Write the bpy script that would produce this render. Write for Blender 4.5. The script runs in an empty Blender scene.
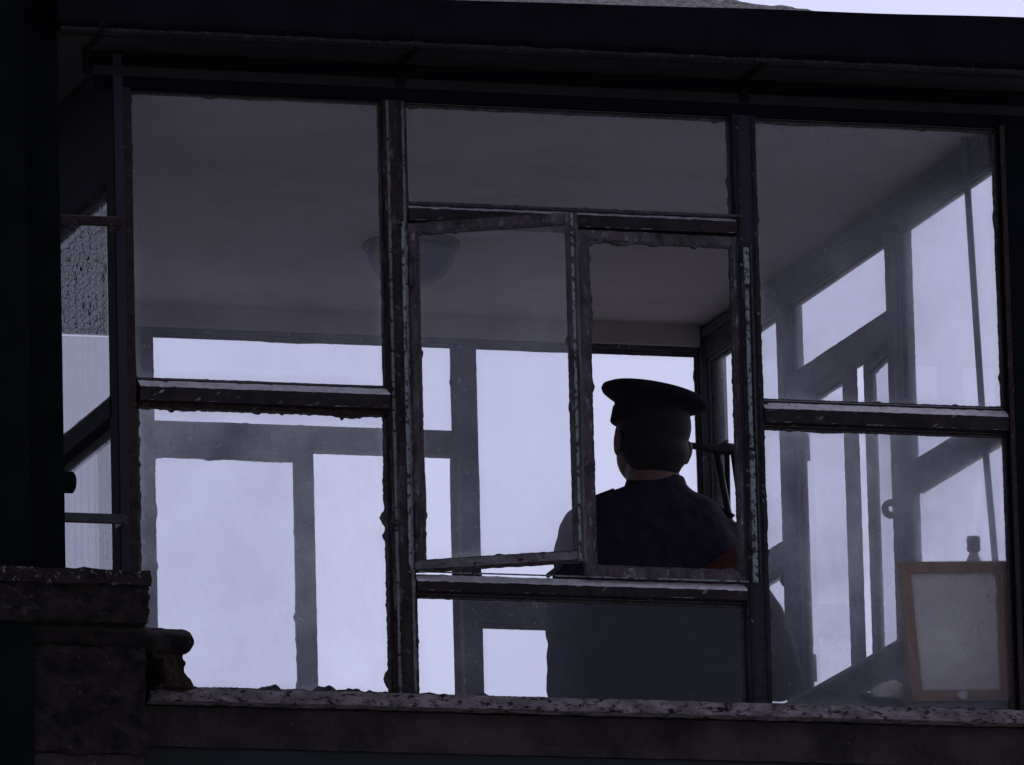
import bpy, bmesh, math, random
from mathutils import Vector, Matrix, noise
random.seed(7)
SC = bpy.context.scene
COL = SC.collection
R = math.radians

# ------------------------------------------------------------------ camera
CAM = Vector((-5.7275, -22.2942, -4.1054))
YAW, PIT, ROL, FPX = 0.29074, 0.20676, -0.0251, 9989.0
fw = Vector((math.sin(YAW)*math.cos(PIT), math.cos(YAW)*math.cos(PIT), math.sin(PIT)))
r0 = Vector((math.cos(YAW), -math.sin(YAW), 0)); u0 = r0.cross(fw)
rt = r0*math.cos(ROL)+u0*math.sin(ROL); up = -r0*math.sin(ROL)+u0*math.cos(ROL)
cd = bpy.data.cameras.new('camera'); cam = bpy.data.objects.new('camera', cd); COL.objects.link(cam)
cam.matrix_world = Matrix(((rt.x, up.x, -fw.x, CAM.x), (rt.y, up.y, -fw.y, CAM.y), (rt.z, up.z, -fw.z, CAM.z), (0, 0, 0, 1)))
cd.sensor_width = 36; cd.lens = FPX/1024*36; cd.clip_start = .5; cd.clip_end = 9000
SC.camera = cam

def P(px, py, y):
    "the real point at depth y that lies on one line of sight (survey helper)"
    d = fw*FPX + rt*(px-512) - up*(py-382.5)
    return CAM + d*((y-CAM.y)/d.y)

# ------------------------------------------------------------------ dimensions (metres)
W, D = 2.2, 2.377
HBK = 1.393
HT, CEIL, HB = 1.448, 1.462, 1.372
GROUND = -5.9
FLOOR = -.87

# ------------------------------------------------------------------ materials
MATS = {}
def nodes(name):
    m = bpy.data.materials.new(name); m.use_nodes = True; nt = m.node_tree; nt.nodes.clear()
    out = nt.nodes.new('ShaderNodeOutputMaterial'); MATS[name] = m
    return m, nt, out
def N(nt, t, **k):
    n = nt.nodes.new(t)
    for a, b in k.items():
        if a in n.inputs: n.inputs[a].default_value = b
        else: setattr(n, a, b)
    return n
def ramp(nt, fac, stops):
    n = nt.nodes.new('ShaderNodeValToRGB'); e = n.color_ramp.elements
    while len(e) < len(stops): e.new(.5)
    for i, (p, c) in enumerate(stops):
        e[i].position = p; e[i].color = (c, c, c, 1) if isinstance(c, (int, float)) else (*c, 1)
    nt.links.new(fac, n.inputs[0]); return n.outputs[0]
def mixc(nt, f, a, b):
    n = nt.nodes.new('ShaderNodeMix'); n.data_type = 'RGBA'
    for s, v in ((n.inputs[0], f), (n.inputs[6], a), (n.inputs[7], b)):
        if hasattr(v, 'links'): nt.links.new(v, s)
        elif isinstance(v, (int, float)): s.default_value = v
        else: s.default_value = (*v, 1)
    return n.outputs[2]
def tex(nt, scale, detail=6, rough=.6, stretch=None, kind='ShaderNodeTexNoise', off=0):
    tc = nt.nodes.new('ShaderNodeTexCoord'); mp = nt.nodes.new('ShaderNodeMapping')
    nt.links.new(tc.outputs['Object'], mp.inputs[0])
    mp.inputs['Location'].default_value = (off, off*.7, off*1.3)
    if stretch: mp.inputs['Scale'].default_value = stretch
    n = nt.nodes.new(kind); n.inputs['Scale'].default_value = scale
    if kind == 'ShaderNodeTexNoise':
        n.inputs['Detail'].default_value = detail; n.inputs['Roughness'].default_value = rough
    nt.links.new(mp.outputs[0], n.inputs['Vector']); return n
def bump(nt, h, strength, dist, bs):
    b = nt.nodes.new('ShaderNodeBump'); b.inputs['Strength'].default_value = strength; b.inputs['Distance'].default_value = dist
    nt.links.new(h, b.inputs['Height']); nt.links.new(b.outputs[0], bs.inputs['Normal'])
def rough_mat(name, base, alt, patch=None, pscale=60, pthr=(.58, .66), scale=14, rough=.7, bmp=.4, bdist=.004, stretch=None, lit_top_dirt=None, spec=.4, drange=(.35, .7)):
    m, nt, out = nodes(name)
    bs = N(nt, 'ShaderNodeBsdfPrincipled', Roughness=rough); bs.inputs['Specular IOR Level'].default_value = spec
    n1 = tex(nt, scale, stretch=stretch)
    c = mixc(nt, ramp(nt, n1.outputs[0], [(drange[0], 0), (drange[1], 1)]), base, alt)
    h = n1.outputs[0]
    if patch:
        n2 = tex(nt, pscale, 8, .7, stretch=stretch, off=3.1)
        f = ramp(nt, n2.outputs[0], [(pthr[0], 0), (pthr[1], 1)])
        c = mixc(nt, f, c, patch)
    if lit_top_dirt:                                                   # skylight on upward faces put into the colour, along with settled dirt
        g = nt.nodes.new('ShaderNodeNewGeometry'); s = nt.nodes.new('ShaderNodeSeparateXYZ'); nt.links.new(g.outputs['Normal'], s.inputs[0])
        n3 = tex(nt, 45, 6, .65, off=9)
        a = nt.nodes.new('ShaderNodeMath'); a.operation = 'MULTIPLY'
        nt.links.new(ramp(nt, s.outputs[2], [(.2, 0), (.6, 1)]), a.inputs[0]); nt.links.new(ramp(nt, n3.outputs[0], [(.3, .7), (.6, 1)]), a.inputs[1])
        c = mixc(nt, a.outputs[0], c, lit_top_dirt)
    nt.links.new(c, bs.inputs['Base Color'])
    n4 = tex(nt, scale*9, 5, .6, off=5)
    ad = nt.nodes.new('ShaderNodeMath'); nt.links.new(h, ad.inputs[0]); nt.links.new(n4.outputs[0], ad.inputs[1])
    bump(nt, ad.outputs[0], bmp, bdist, bs)
    nt.links.new(bs.outputs[0], out.inputs[0]); return m

frame_m = rough_mat('old_dark_frame_paint', (.013, .010, .012), (.034, .025, .026), (.12, .11, .12), 75, (.69, .74), 22, .65, .5, lit_top_dirt=(.8, .74, .76), spec=.2)
brown_m = rough_mat('rusty_brown_paint', (.022, .014, .013), (.055, .032, .028), (.15, .13, .13), 80, (.6, .67), 30, .8, .7, lit_top_dirt=(.24, .22, .22), spec=.2)
post_m = rough_mat('blue_grey_post_paint', (.024, .019, .034), (.036, .03, .046), (.07, .06, .07), 60, (.66, .72), 9, .55, .3, stretch=(1, 1, .3), spec=.2)
green_m = rough_mat('peeling_green_paint', (.22, .28, .28), (.3, .33, .335), (.035, .025, .022), 70, (.5, .56), 40, .7, .7)
case_m = rough_mat('worn_mauve_casement', (.04, .03, .032), (.15, .125, .135), (.26, .24, .25), 46, (.57, .66), 26, .85, .8, stretch=(1, 1, .45), lit_top_dirt=(.26, .24, .25), spec=.2)
bare_m = rough_mat('bare_grey_wood', (.12, .11, .12), (.24, .22, .235), (.03, .022, .02), 60, (.56, .62), 30, .9, .7, stretch=(.3, 1, 1), spec=.2)
mull_m = rough_mat('flaking_mullion', (.02, .014, .014), (.06, .045, .046), (.15, .135, .14), 34, (.54, .66), 20, .85, .8, stretch=(1, 1, .3), lit_top_dirt=(.3, .28, .28), spec=.2)
putty_m = rough_mat('old_putty', (.05, .045, .045), (.12, .11, .115), (.03, .02, .018), 90, (.52, .6), 30, .9, .8, .004)
inner_hazed = rough_mat('inner_grey_paint_hazed', (.13, .13, .15), (.2, .195, .22), (.3, .3, .31), 80, (.64, .7), 14, .65, .3)  # inner grey lightened: the milky veil over the right wall put into the colour
inner_m = rough_mat('inner_grey_paint', (.05, .05, .058), (.1, .095, .11), (.34, .34, .35), 64, (.60, .65), 14, .65, .3)
sill_m = rough_mat('weathered_sill', (.2, .17, .178), (.36, .31, .325), (.024, .016, .016), 60, (.52, .6), 26, .95, 1, .008, stretch=(.6, 1, 1.3), spec=.1, drange=(.42, .6))
capst_m = rough_mat('ledge_top_stone', (.016, .012, .012), (.05, .038, .037), (.26, .22, .22), 46, (.56, .62), 20, .95, 1, .01, spec=.1)
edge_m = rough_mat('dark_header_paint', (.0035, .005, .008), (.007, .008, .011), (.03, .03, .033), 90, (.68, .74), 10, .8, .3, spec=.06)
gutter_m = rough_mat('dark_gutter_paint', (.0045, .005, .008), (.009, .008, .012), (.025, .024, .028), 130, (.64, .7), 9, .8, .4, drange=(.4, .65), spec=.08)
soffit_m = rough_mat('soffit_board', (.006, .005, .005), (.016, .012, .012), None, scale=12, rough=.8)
stone_m = rough_mat('crumbling_masonry', (.012, .010, .010), (.055, .039, .037), (.15, .12, .12), 70, (.62, .70), 24, .95, 1, .012, lit_top_dirt=(.1, .09, .09), spec=.1)
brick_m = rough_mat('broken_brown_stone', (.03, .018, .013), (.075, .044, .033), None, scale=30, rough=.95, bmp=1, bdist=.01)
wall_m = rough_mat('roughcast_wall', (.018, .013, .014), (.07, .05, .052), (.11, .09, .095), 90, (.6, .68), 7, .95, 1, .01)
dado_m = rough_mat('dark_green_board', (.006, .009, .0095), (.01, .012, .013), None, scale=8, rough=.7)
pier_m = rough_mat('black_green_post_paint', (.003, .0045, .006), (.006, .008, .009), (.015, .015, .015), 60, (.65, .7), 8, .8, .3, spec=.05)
ceil_m = rough_mat('ceiling_board', (.5, .45, .445), (.58, .53, .53), (.4, .35, .345), 5, (.5, .8), 2.2, .8, .15)
inwall_m = rough_mat('parapet_board', (.26, .26, .29), (.33, .32, .36), (.16, .15, .16), 30, (.62, .7), 6, .8, .3)
floor_m = rough_mat('cabin_floor', (.1, .09, .085), (.16, .14, .13), None, scale=6, rough=.8)
roof_m = rough_mat('roof_felt', (.05, .048, .05), (.15, .14, .15), (.3, .28, .29), 70, (.5, .57), 34, .95, 1, .01)
ground_m = rough_mat('ground_gravel', (.24, .235, .23), (.32, .31, .3), None, scale=.35, rough=.95, spec=.1)
cloth_m = rough_mat('navy_uniform', (.018, .014, .026), (.034, .027, .046), None, scale=35, rough=.9, bmp=.25, spec=.15)
cap_m = rough_mat('cap_cloth', (.012, .012, .019), (.018, .018, .027), None, scale=40, rough=.9, bmp=.2, spec=.15)
visor_m = rough_mat('black_patent', (.008, .008, .009), (.012, .012, .013), None, scale=20, rough=.3, bmp=.05)
skin_m = rough_mat('skin', (.12, .065, .055), (.17, .092, .078), None, scale=20, rough=.55, bmp=.1)
hair_m = rough_mat('dark_hair', (.008, .006, .007), (.014, .011, .012), None, scale=120, rough=.7, bmp=.7, bdist=.003)
red_m = rough_mat('red_armband', (.07, .015, .013), (.11, .024, .02), None, scale=30, rough=.85)
metal_m = rough_mat('dull_dark_metal', (.02, .02, .024), (.04, .04, .045), (.1, .06, .045), 60, (.63, .7), 20, .5, .3)
pipe_m = rough_mat('grey_conduit', (.13, .13, .15), (.19, .19, .21), None, scale=20, rough=.5, bmp=.1)
wood_m = rough_mat('brown_wood', (.26, .145, .08), (.4, .235, .135), None, scale=10, rough=.6, bmp=.3, stretch=(6, 6, 1))
paper_m = rough_mat('stained_paper', (.76, .7, .65), (.88, .82, .76), (.2, .15, .13), 28, (.66, .7), 5, .9, .7, .014)
white_m = rough_mat('off_white_cloth', (.7, .66, .58), (.82, .78, .7), (.3, .27, .25), 40, (.6, .7), 18, .9, .6, .006)
black_m = rough_mat('black_bakelite', (.02, .02, .022), (.03, .03, .032), None, scale=20, rough=.4, bmp=.1)
lamp_m = rough_mat('lamp_glass', (.17, .17, .24), (.21, .2, .28), None, scale=6, rough=.35, bmp=.05)
bottle_m = rough_mat('bottle_grey', (.5, .46, .46), (.62, .58, .58), (.1, .09, .09), 50, (.55, .62), 20, .5, .3)
eye_m = rough_mat('eye_white', (.6, .58, .56), (.65, .62, .6), None, scale=10, rough=.2, bmp=0)
door_m = rough_mat('door_paint', (.05, .06, .055), (.08, .085, .08), None, scale=8, rough=.6)

def glass_mat(name, film, seed, clear=.955):
    "window glass with a film of dirt: clear, a soft scattering part, a little fine dirt that catches light and a reflection"
    m, nt, out = nodes(name)
    tr = N(nt, 'ShaderNodeBsdfTransparent'); tr.inputs[0].default_value = (clear, clear*1.003, clear*1.012, 1)
    gl = N(nt, 'ShaderNodeBsdfGlossy'); gl.inputs['Roughness'].default_value = .02
    fr = N(nt, 'ShaderNodeFresnel'); fr.inputs[0].default_value = 1.45
    hz = N(nt, 'ShaderNodeBsdfRefraction'); hz.inputs[0].default_value = (.9, .9, .93, 1); hz.inputs['Roughness'].default_value = .75; hz.inputs['IOR'].default_value = 1.22
    df = N(nt, 'ShaderNodeBsdfDiffuse'); df.inputs[0].default_value = (.4, .39, .43, 1)
    n1 = tex(nt, 3.2, 5, .6, off=seed); n2 = tex(nt, 160, 4, .7, off=seed*2, kind='ShaderNodeTexNoise')
    n5 = tex(nt, 11, 6, .7, off=seed*3, stretch=(1, 1, .6))
    f1 = ramp(nt, n1.outputs[0], [(.3, .3), (.7, 1.25)])
    sp = ramp(nt, n2.outputs[0], [(.69, 0), (.75, 1)])
    st = ramp(nt, n5.outputs[0], [(.35, .7), (.7, 1.1)])
    a = N(nt, 'ShaderNodeMath', operation='MULTIPLY'); nt.links.new(f1, a.inputs[0]); nt.links.new(st, a.inputs[1])
    a1 = N(nt, 'ShaderNodeMath', operation='MULTIPLY'); nt.links.new(a.outputs[0], a1.inputs[0]); a1.inputs[1].default_value = film*1.35
    tcg = nt.nodes.new('ShaderNodeTexCoord'); sx = nt.nodes.new('ShaderNodeSeparateXYZ'); nt.links.new(tcg.outputs['Generated'], sx.inputs[0])
    last = None
    for ch in (0, 2):                                          # dirt gathers along the border of the pane
        d_ = N(nt, 'ShaderNodeMath', operation='SUBTRACT'); nt.links.new(sx.outputs[ch], d_.inputs[0]); d_.inputs[1].default_value = .5
        e_ = N(nt, 'ShaderNodeMath', operation='ABSOLUTE'); nt.links.new(d_.outputs[0], e_.inputs[0])
        if last: mx_ = N(nt, 'ShaderNodeMath', operation='MAXIMUM'); nt.links.new(last.outputs[0], mx_.inputs[0]); nt.links.new(e_.outputs[0], mx_.inputs[1]); last = mx_
        else: last = e_
    wob = N(nt, 'ShaderNodeMath', operation='MULTIPLY_ADD'); nt.links.new(n5.outputs[0], wob.inputs[0]); wob.inputs[1].default_value = .05; nt.links.new(last.outputs[0], wob.inputs[2])
    ed = ramp(nt, wob.outputs[0], [(.485, 0), (.535, 1)])
    if clear > .94:
        ae = N(nt, 'ShaderNodeMath', operation='MULTIPLY_ADD'); nt.links.new(ed, ae.inputs[0]); ae.inputs[1].default_value = .22; nt.links.new(a1.outputs[0], ae.inputs[2]); a1 = ae
    b = N(nt, 'ShaderNodeMath', operation='MULTIPLY_ADD'); nt.links.new(sp, b.inputs[0]); b.inputs[1].default_value = .3; nt.links.new(a1.outputs[0], b.inputs[2])
    ge = nt.nodes.new('ShaderNodeNewGeometry'); inv = N(nt, 'ShaderNodeMath', operation='SUBTRACT'); inv.inputs[0].default_value = 1; nt.links.new(ge.outputs['Backfacing'], inv.inputs[1])
    b0 = b; b = N(nt, 'ShaderNodeMath', operation='MULTIPLY'); nt.links.new(b0.outputs[0], b.inputs[0]); nt.links.new(inv.outputs[0], b.inputs[1])
    dirt = nt.nodes.new('ShaderNodeMixShader'); dirt.inputs[0].default_value = .25
    nt.links.new(hz.outputs[0], dirt.inputs[1]); nt.links.new(df.outputs[0], dirt.inputs[2])
    m1 = nt.nodes.new('ShaderNodeMixShader'); nt.links.new(b.outputs[0], m1.inputs[0]); nt.links.new(tr.outputs[0], m1.inputs[1]); nt.links.new(dirt.outputs[0], m1.inputs[2])
    m2 = nt.nodes.new('ShaderNodeMixShader'); 
    fm_ = N(nt, 'ShaderNodeMath', operation='MULTIPLY'); nt.links.new(fr.outputs[0], fm_.inputs[0]); nt.links.new(inv.outputs[0], fm_.inputs[1])
    nt.links.new(fm_.outputs[0], m2.inputs[0]); nt.links.new(m1.outputs[0], m2.inputs[1]); nt.links.new(gl.outputs[0], m2.inputs[2])
    nt.links.new(m2.outputs[0], out.inputs[0]); return m
glass_light = glass_mat('dusty_glass', .05, 1.0)
glass_mid = glass_mat('dirty_glass', .12, 4.0)
glass_heavy = glass_mat('very_dirty_glass', .26, 8.0)
glass_right = glass_mat('misty_glass', .2, 15.0)
glass_low_right = glass_mat('misty_lower_glass', .38, 19.0)
glass_lower = glass_mat('streaked_glass', .05, 6.0)
glass_side = glass_mat('side_dusty_glass', .10, 12.0, .93)

def lace_mat(name, scale, thr, cell, thread, alpha):
    m, nt, out = nodes(name)
    v = tex(nt, scale, kind='ShaderNodeTexVoronoi'); v.feature = 'DISTANCE_TO_EDGE'; v.inputs['Randomness'].default_value = .5
    f = ramp(nt, v.outputs[0], [(thr, 0), (thr*1.5, 1)])
    d1 = N(nt, 'ShaderNodeBsdfDiffuse'); d1.inputs[0].default_value = (*thread, 1)
    tl = N(nt, 'ShaderNodeBsdfTranslucent'); tl.inputs[0].default_value = (*cell, 1)
    d2 = N(nt, 'ShaderNodeBsdfDiffuse'); d2.inputs[0].default_value = (*cell, 1)
    c = nt.nodes.new('ShaderNodeMixShader'); c.inputs[0].default_value = .5; nt.links.new(tl.outputs[0], c.inputs[1]); nt.links.new(d2.outputs[0], c.inputs[2])
    tp = N(nt, 'ShaderNodeBsdfTransparent'); ce = nt.nodes.new('ShaderNodeMixShader'); ce.inputs[0].default_value = alpha
    nt.links.new(c.outputs[0], ce.inputs[1]); nt.links.new(tp.outputs[0], ce.inputs[2])
    mm = nt.nodes.new('ShaderNodeMixShader'); nt.links.new(f, mm.inputs[0]); nt.links.new(d1.outputs[0], mm.inputs[1]); nt.links.new(ce.outputs[0], mm.inputs[2])
    nt.links.new(mm.outputs[0], out.inputs[0]); return m
net_m = lace_mat('wire_netting', 66, .026, (.3, .29, .33), (.02, .018, .022), .88)
sheer_m = lace_mat('sheer_cloth', 420, .05, (.75, .73, .8), (.5, .48, .54), .62)
lace_m = lace_mat('lace_curtain', 95, .05, (.7, .68, .75), (.3, .29, .33), .7)

# ------------------------------------------------------------------ mesh helpers
class MB:
    def __init__(s, M=None): s.bm = bmesh.new(); s.M = M or Matrix()
    def _v(s, co): return s.bm.verts.new(s.M @ Vector(co))
    def box(s, a, b):
        x0, y0, z0 = a; x1, y1, z1 = b
        v = [s._v(c) for c in ((x0, y0, z0), (x1, y0, z0), (x1, y1, z0), (x0, y1, z0), (x0, y0, z1), (x1, y0, z1), (x1, y1, z1), (x0, y1, z1))]
        for f in ((0, 3, 2, 1), (4, 5, 6, 7), (0, 1, 5, 4), (1, 2, 6, 5), (2, 3, 7, 6), (3, 0, 4, 7)): s.bm.faces.new([v[i] for i in f])
        return s
    def prism(s, prof, ax, t0, t1):
        "closed profile swept along an axis; prof holds the other two coordinates in order"
        def mk(p, t):
            if ax == 0: return (t, p[0], p[1])
            if ax == 1: return (p[0], t, p[1])
            return (p[0], p[1], t)
        a = [s._v(mk(p, t0)) for p in prof]; b = [s._v(mk(p, t1)) for p in prof]; n = len(prof)
        s.bm.faces.new(a); s.bm.faces.new(list(reversed(b)))
        for i in range(n): s.bm.faces.new((a[i], a[(i+1) % n], b[(i+1) % n], b[i]))
        return s
    def tube(s, pts, rad, seg=10, cap=True):
        pts = [Vector(p) for p in pts]; rings = []
        rads = rad if isinstance(rad, (list, tuple)) else [rad]*len(pts)
        for i, p in enumerate(pts):
            d = (pts[min(i+1, len(pts)-1)]-pts[max(i-1, 0)]).normalized()
            a = Vector((0, 0, 1)) if abs(d.z) < .9 else Vector((1, 0, 0))
            x = d.cross(a).normalized(); y = d.cross(x)
            rings.append([s._v(p+(x*math.cos(2*math.pi*k/seg)+y*math.sin(2*math.pi*k/seg))*rads[i]) for k in range(seg)])
        for q, w in zip(rings, rings[1:]):
            for k in range(seg): s.bm.faces.new((q[k], q[(k+1) % seg], w[(k+1) % seg], w[k]))
        if cap: s.bm.faces.new(list(reversed(rings[0]))); s.bm.faces.new(rings[-1])
        return s
    def loft(s, rings, cap=True):
        "rings: lists of points of equal length"
        rr = [[s._v(c) for c in r] for r in rings]; n = len(rr[0])
        for q, w in zip(rr, rr[1:]):
            for k in range(n): s.bm.faces.new((q[k], q[(k+1) % n], w[(k+1) % n], w[k]))
        if cap: s.bm.faces.new(list(reversed(rr[0]))); s.bm.faces.new(rr[-1])
        return s
    def ell(s, c, r, rot=None, seg=24):
        mt = Matrix.Translation(c) @ (rot.to_4x4() if rot else Matrix()) @ Matrix.Diagonal((*r, 1))
        bmesh.ops.create_uvsphere(s.bm, u_segments=seg, v_segments=seg//2, radius=1, matrix=s.M @ mt); return s
    def obj(s, name, mat, parent=None, bevel=0, smooth=False, label=None):
        bmesh.ops.recalc_face_normals(s.bm, faces=s.bm.faces)
        me = bpy.data.meshes.new(name); s.bm.to_mesh(me); s.bm.free()
        o = bpy.data.objects.new(name, me); COL.objects.link(o); me.materials.append(mat)
        if smooth:
            for p in me.polygons: p.use_smooth = True
        if parent: o.parent = parent
        if bevel:
            b = o.modifiers.new('bevel', 'BEVEL'); b.width = bevel; b.segments = 2; b.limit_method = 'ANGLE'; b.angle_limit = R(40)
        if label: o['label'] = label
        return o
def tag(o, label=None, cat=None, group=None, kind=None):
    if label: o['label'] = label
    if cat: o['category'] = cat
    if group: o['group'] = group
    if kind: o['kind'] = kind
    return o
def empty(name, loc, label, cat, group=None):
    o = bpy.data.objects.new(name, None); COL.objects.link(o); o.location = loc; o.empty_display_size = .1
    return tag(o, label, cat, group)
def keep(o, parent):
    "parent without moving"
    bpy.context.view_layer.update()
    o.parent = parent; o.matrix_parent_inverse = parent.matrix_world.inverted(); return o
def rough_box(a, b, res, amp, scale=14, mat=None, name='x', parent=None, seed=0, eat=None, label=None):
    "a box of masonry with uneven, chipped faces"
    bm = bmesh.new()
    n = [max(1, round((b[i]-a[i])/res)) for i in range(3)]
    bmesh.ops.create_cube(bm, size=1)
    for v in bm.verts: v.co = Vector((a[i]+(b[i]-a[i])*(v.co[i]+.5) for i in range(3)))
    for i in range(3):
        for k in range(1, n[i]):
            no = [0, 0, 0]; no[i] = 1; co = [0, 0, 0]; co[i] = a[i]+(b[i]-a[i])*k/n[i]
            bmesh.ops.bisect_plane(bm, geom=bm.verts[:]+bm.edges[:]+bm.faces[:], plane_co=co, plane_no=no)
    bm.normal_update()
    for v in bm.verts:
        q = v.co*scale+Vector((seed, seed*2, seed))
        dsp = noise.fractal(q, .9, 2.1, 5)*amp
        big = noise.noise(q*.35)*amp*.8
        v.co += v.normal*(dsp+big)
        if eat: v.co = eat(v.co)
    me = bpy.data.meshes.new(name); bm.to_mesh(me); bm.free(); me.materials.append(mat)
    o = bpy.data.objects.new(name, me); COL.objects.link(o)
    if parent: o.parent = parent
    if label: o['label'] = label
    return o
def roughen(o, step=.008, amp=.002, scale=80, big=.3):
    "break up straight edges of old timber and flaking paint"
    me = o.data; bm = bmesh.new(); bm.from_mesh(me); o.modifiers.clear()
    co = [v.co for v in bm.verts]; lo = [min(c[i] for c in co) for i in range(3)]; hi = [max(c[i] for c in co) for i in range(3)]
    for i in range(3):
        n = int((hi[i]-lo[i])/step)
        for k in range(1, n+1):
            no = [0, 0, 0]; no[i] = 1; p = [0, 0, 0]; p[i] = lo[i]+(hi[i]-lo[i])*(k-.5)/n
            bmesh.ops.bisect_plane(bm, geom=bm.verts[:]+bm.edges[:]+bm.faces[:], plane_co=p, plane_no=no)
    bm.normal_update()
    for v in bm.verts:
        q = v.co*scale
        v.co += v.normal*(amp*noise.fractal(q, .9, 2.1, 4)+amp*big*noise.noise(q*.22)-amp*.3*max(0, noise.noise(q*.6+Vector((9, 1, 4))))*4)
    bm.to_mesh(me); bm.free(); return o
def remesh(o, vox, smooth=4, subd=False):
    m = o.modifiers.new('r', 'REMESH'); m.mode = 'VOXEL'; m.voxel_size = vox; m.use_smooth_shade = True
    s = o.modifiers.new('s', 'SMOOTH'); s.iterations = smooth; s.factor = .5
    dg = bpy.context.evaluated_depsgraph_get(); me = bpy.data.meshes.new_from_object(o.evaluated_get(dg))
    o.modifiers.clear(); mats = list(o.data.materials); o.data = me
    me.materials.clear()
    for q in mats: me.materials.append(q)
    for p in me.polygons: p.use_smooth = True
    return o

# ------------------------------------------------------------------ ground
g = MB(); g.box((-4000, -4000, GROUND-.5), (4000, 4000, GROUND)); tag(g.obj('ground', ground_m), kind='structure')

# ------------------------------------------------------------------ the glazed lookout cabin
cabin = empty('lookout_cabin', (0, 0, 0), 'weathered glazed lookout cabin with dark metal window frames on all sides', 'cabin')
FR = Matrix(((1, 0, 0, 0), (0, -1, 0, 0), (0, 0, 1, 0), (0, 0, 0, 1)))             # wall maps: (u along, o outward, z)
RG = Matrix(((0, 1, 0, W), (1, 0, 0, 0), (0, 0, 1, 0), (0, 0, 0, 1)))
BK = Matrix(((1, 0, 0, 0), (0, 1, 0, D), (0, 0, 1, 0), (0, 0, 0, 1)))
LF = Matrix(((0, -1, 0, 0), (1, 0, 0, 0), (0, 0, 1, 0), (0, 0, 0, 1)))

def ragged(mb, u0, u1, z0, z1, o0, o1, wid=.006, amp=.004, seed=0, step=.003):
    "a bead of old putty round a rectangle, its inner edge uneven and chipped"
    sides = [((u0, z0), (u1, z0), (0, 1)), ((u0, z1), (u1, z1), (0, -1)), ((u0, z0), (u0, z1), (1, 0)), ((u1, z0), (u1, z1), (-1, 0))]
    for k, (a, b, nn) in enumerate(sides):
        L = abs(b[0]-a[0])+abs(b[1]-a[1]); n = max(4, int(L/step)); prev = None
        for i in range(n+1):
            t = i/n; x = a[0]+(b[0]-a[0])*t; z = a[1]+(b[1]-a[1])*t
            q = Vector((x*60+seed*7, z*60+k*9, seed))
            w = wid+amp*.45*noise.fractal(q*1.7, .8, 2.1, 3)+max(0, noise.noise(q*.55)-.3)*amp*6+max(0, noise.noise(q*.12)-.2)*amp*3
            w = max(w, .0015)
            c = [(x, o0, z), (x, o1, z), (x+nn[0]*w, o1, z+nn[1]*w), (x+nn[0]*w, o0, z+nn[1]*w)]
            cur = [mb._v(p) for p in c]
            if prev:
                for j in range(4): mb.bm.faces.new((prev[j], prev[(j+1) % 4], cur[(j+1) % 4], cur[j]))
            else: mb.bm.faces.new(cur)
            prev = cur
        mb.bm.faces.new(list(reversed(prev)))

def rim(mb, u0, u1, z0, z1, t, o0, o1, tb=None):
    tb = tb or t
    mb.box((u0, o0, z0), (u0+t, o1, z1)); mb.box((u1-t, o0, z0), (u1, o1, z1))
    mb.box((u0+t, o0, z0), (u1-t, o1, z0+tb)); mb.box((u0+t, o0, z1-t), (u1-t, o1, z1))
cnt = [0]
def window(M, u0, u1, z0, z1, fm, gm, label=None, t=.006, putty=.004, amp=.0022, pm=None, glass=True):
    "a fixed light: thin metal frame, putty bead, pane"
    cnt[0] += 1
    f = MB(M); rim(f, u0, u1, z0, z1, t, -.012, .008); w = f.obj('window', fm, cabin, .0015, label=label)
    p = MB(M); ragged(p, u0+t, u1-t, z0+t, z1-t, -.005, .0065, putty, amp, cnt[0]); p.obj('putty', pm or putty_m, w)
    if glass: g = MB(M); g.box((u0+t-.002, -.0015, z0+t-.002), (u1-t+.002, .0015, z1-t+.002)); g.obj('pane', gm, w)
    return w
def casement(M, u0, u1, z0, z1, side, ang, fm, gm, label=None, t=.022, o=.012, glass=True, amp=.002, tl=None, tt=None):
    "a hinged sash, built closed and then swung outward about its hinge edge"
    hx = u0 if side == 'L' else u1; s = 1 if side == 'L' else -1
    Mh = M @ Matrix.Translation((hx, o, 0)) @ Matrix.Rotation(s*ang, 4, 'Z') @ Matrix.Translation((-hx, -o, 0))
    cnt[0] += 1
    tl = tl or t; tt = tt or t
    f = MB(Mh); f.box((u0, o-.014, z0), (u0+tl, o+.014, z1)); f.box((u1-t, o-.014, z0), (u1, o+.014, z1)); f.box((u0+tl, o-.014, z0), (u1-t, o+.014, z0+t)); f.box((u0+tl, o-.014, z1-tt), (u1-t, o+.014, z1)); w = f.obj('casement', fm, cabin, .0025, label=label); roughen(w, .008, .0016 if M is FR else .0009)
    p = MB(Mh); ragged(p, u0+tl, u1-t, z0+t, z1-tt, o-.004, o+.0125, .005, amp, cnt[0]+40); p.obj('putty', putty_m, w)
    if glass: g = MB(Mh); g.box((u0+tl-.002, o-.0015, z0+t-.002), (u1-t+.002, o+.0015, z1-tt+.002)); g.obj('pane', gm, w)
    for z in (z0+.12, z1-.12):
        h = MB(M); h.tube([(hx, o+.02, z-.035), (hx, o+.02, z+.035)], .007, 10); h.obj('hinge', metal_m, w, smooth=True)
    return w, Mh

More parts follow.
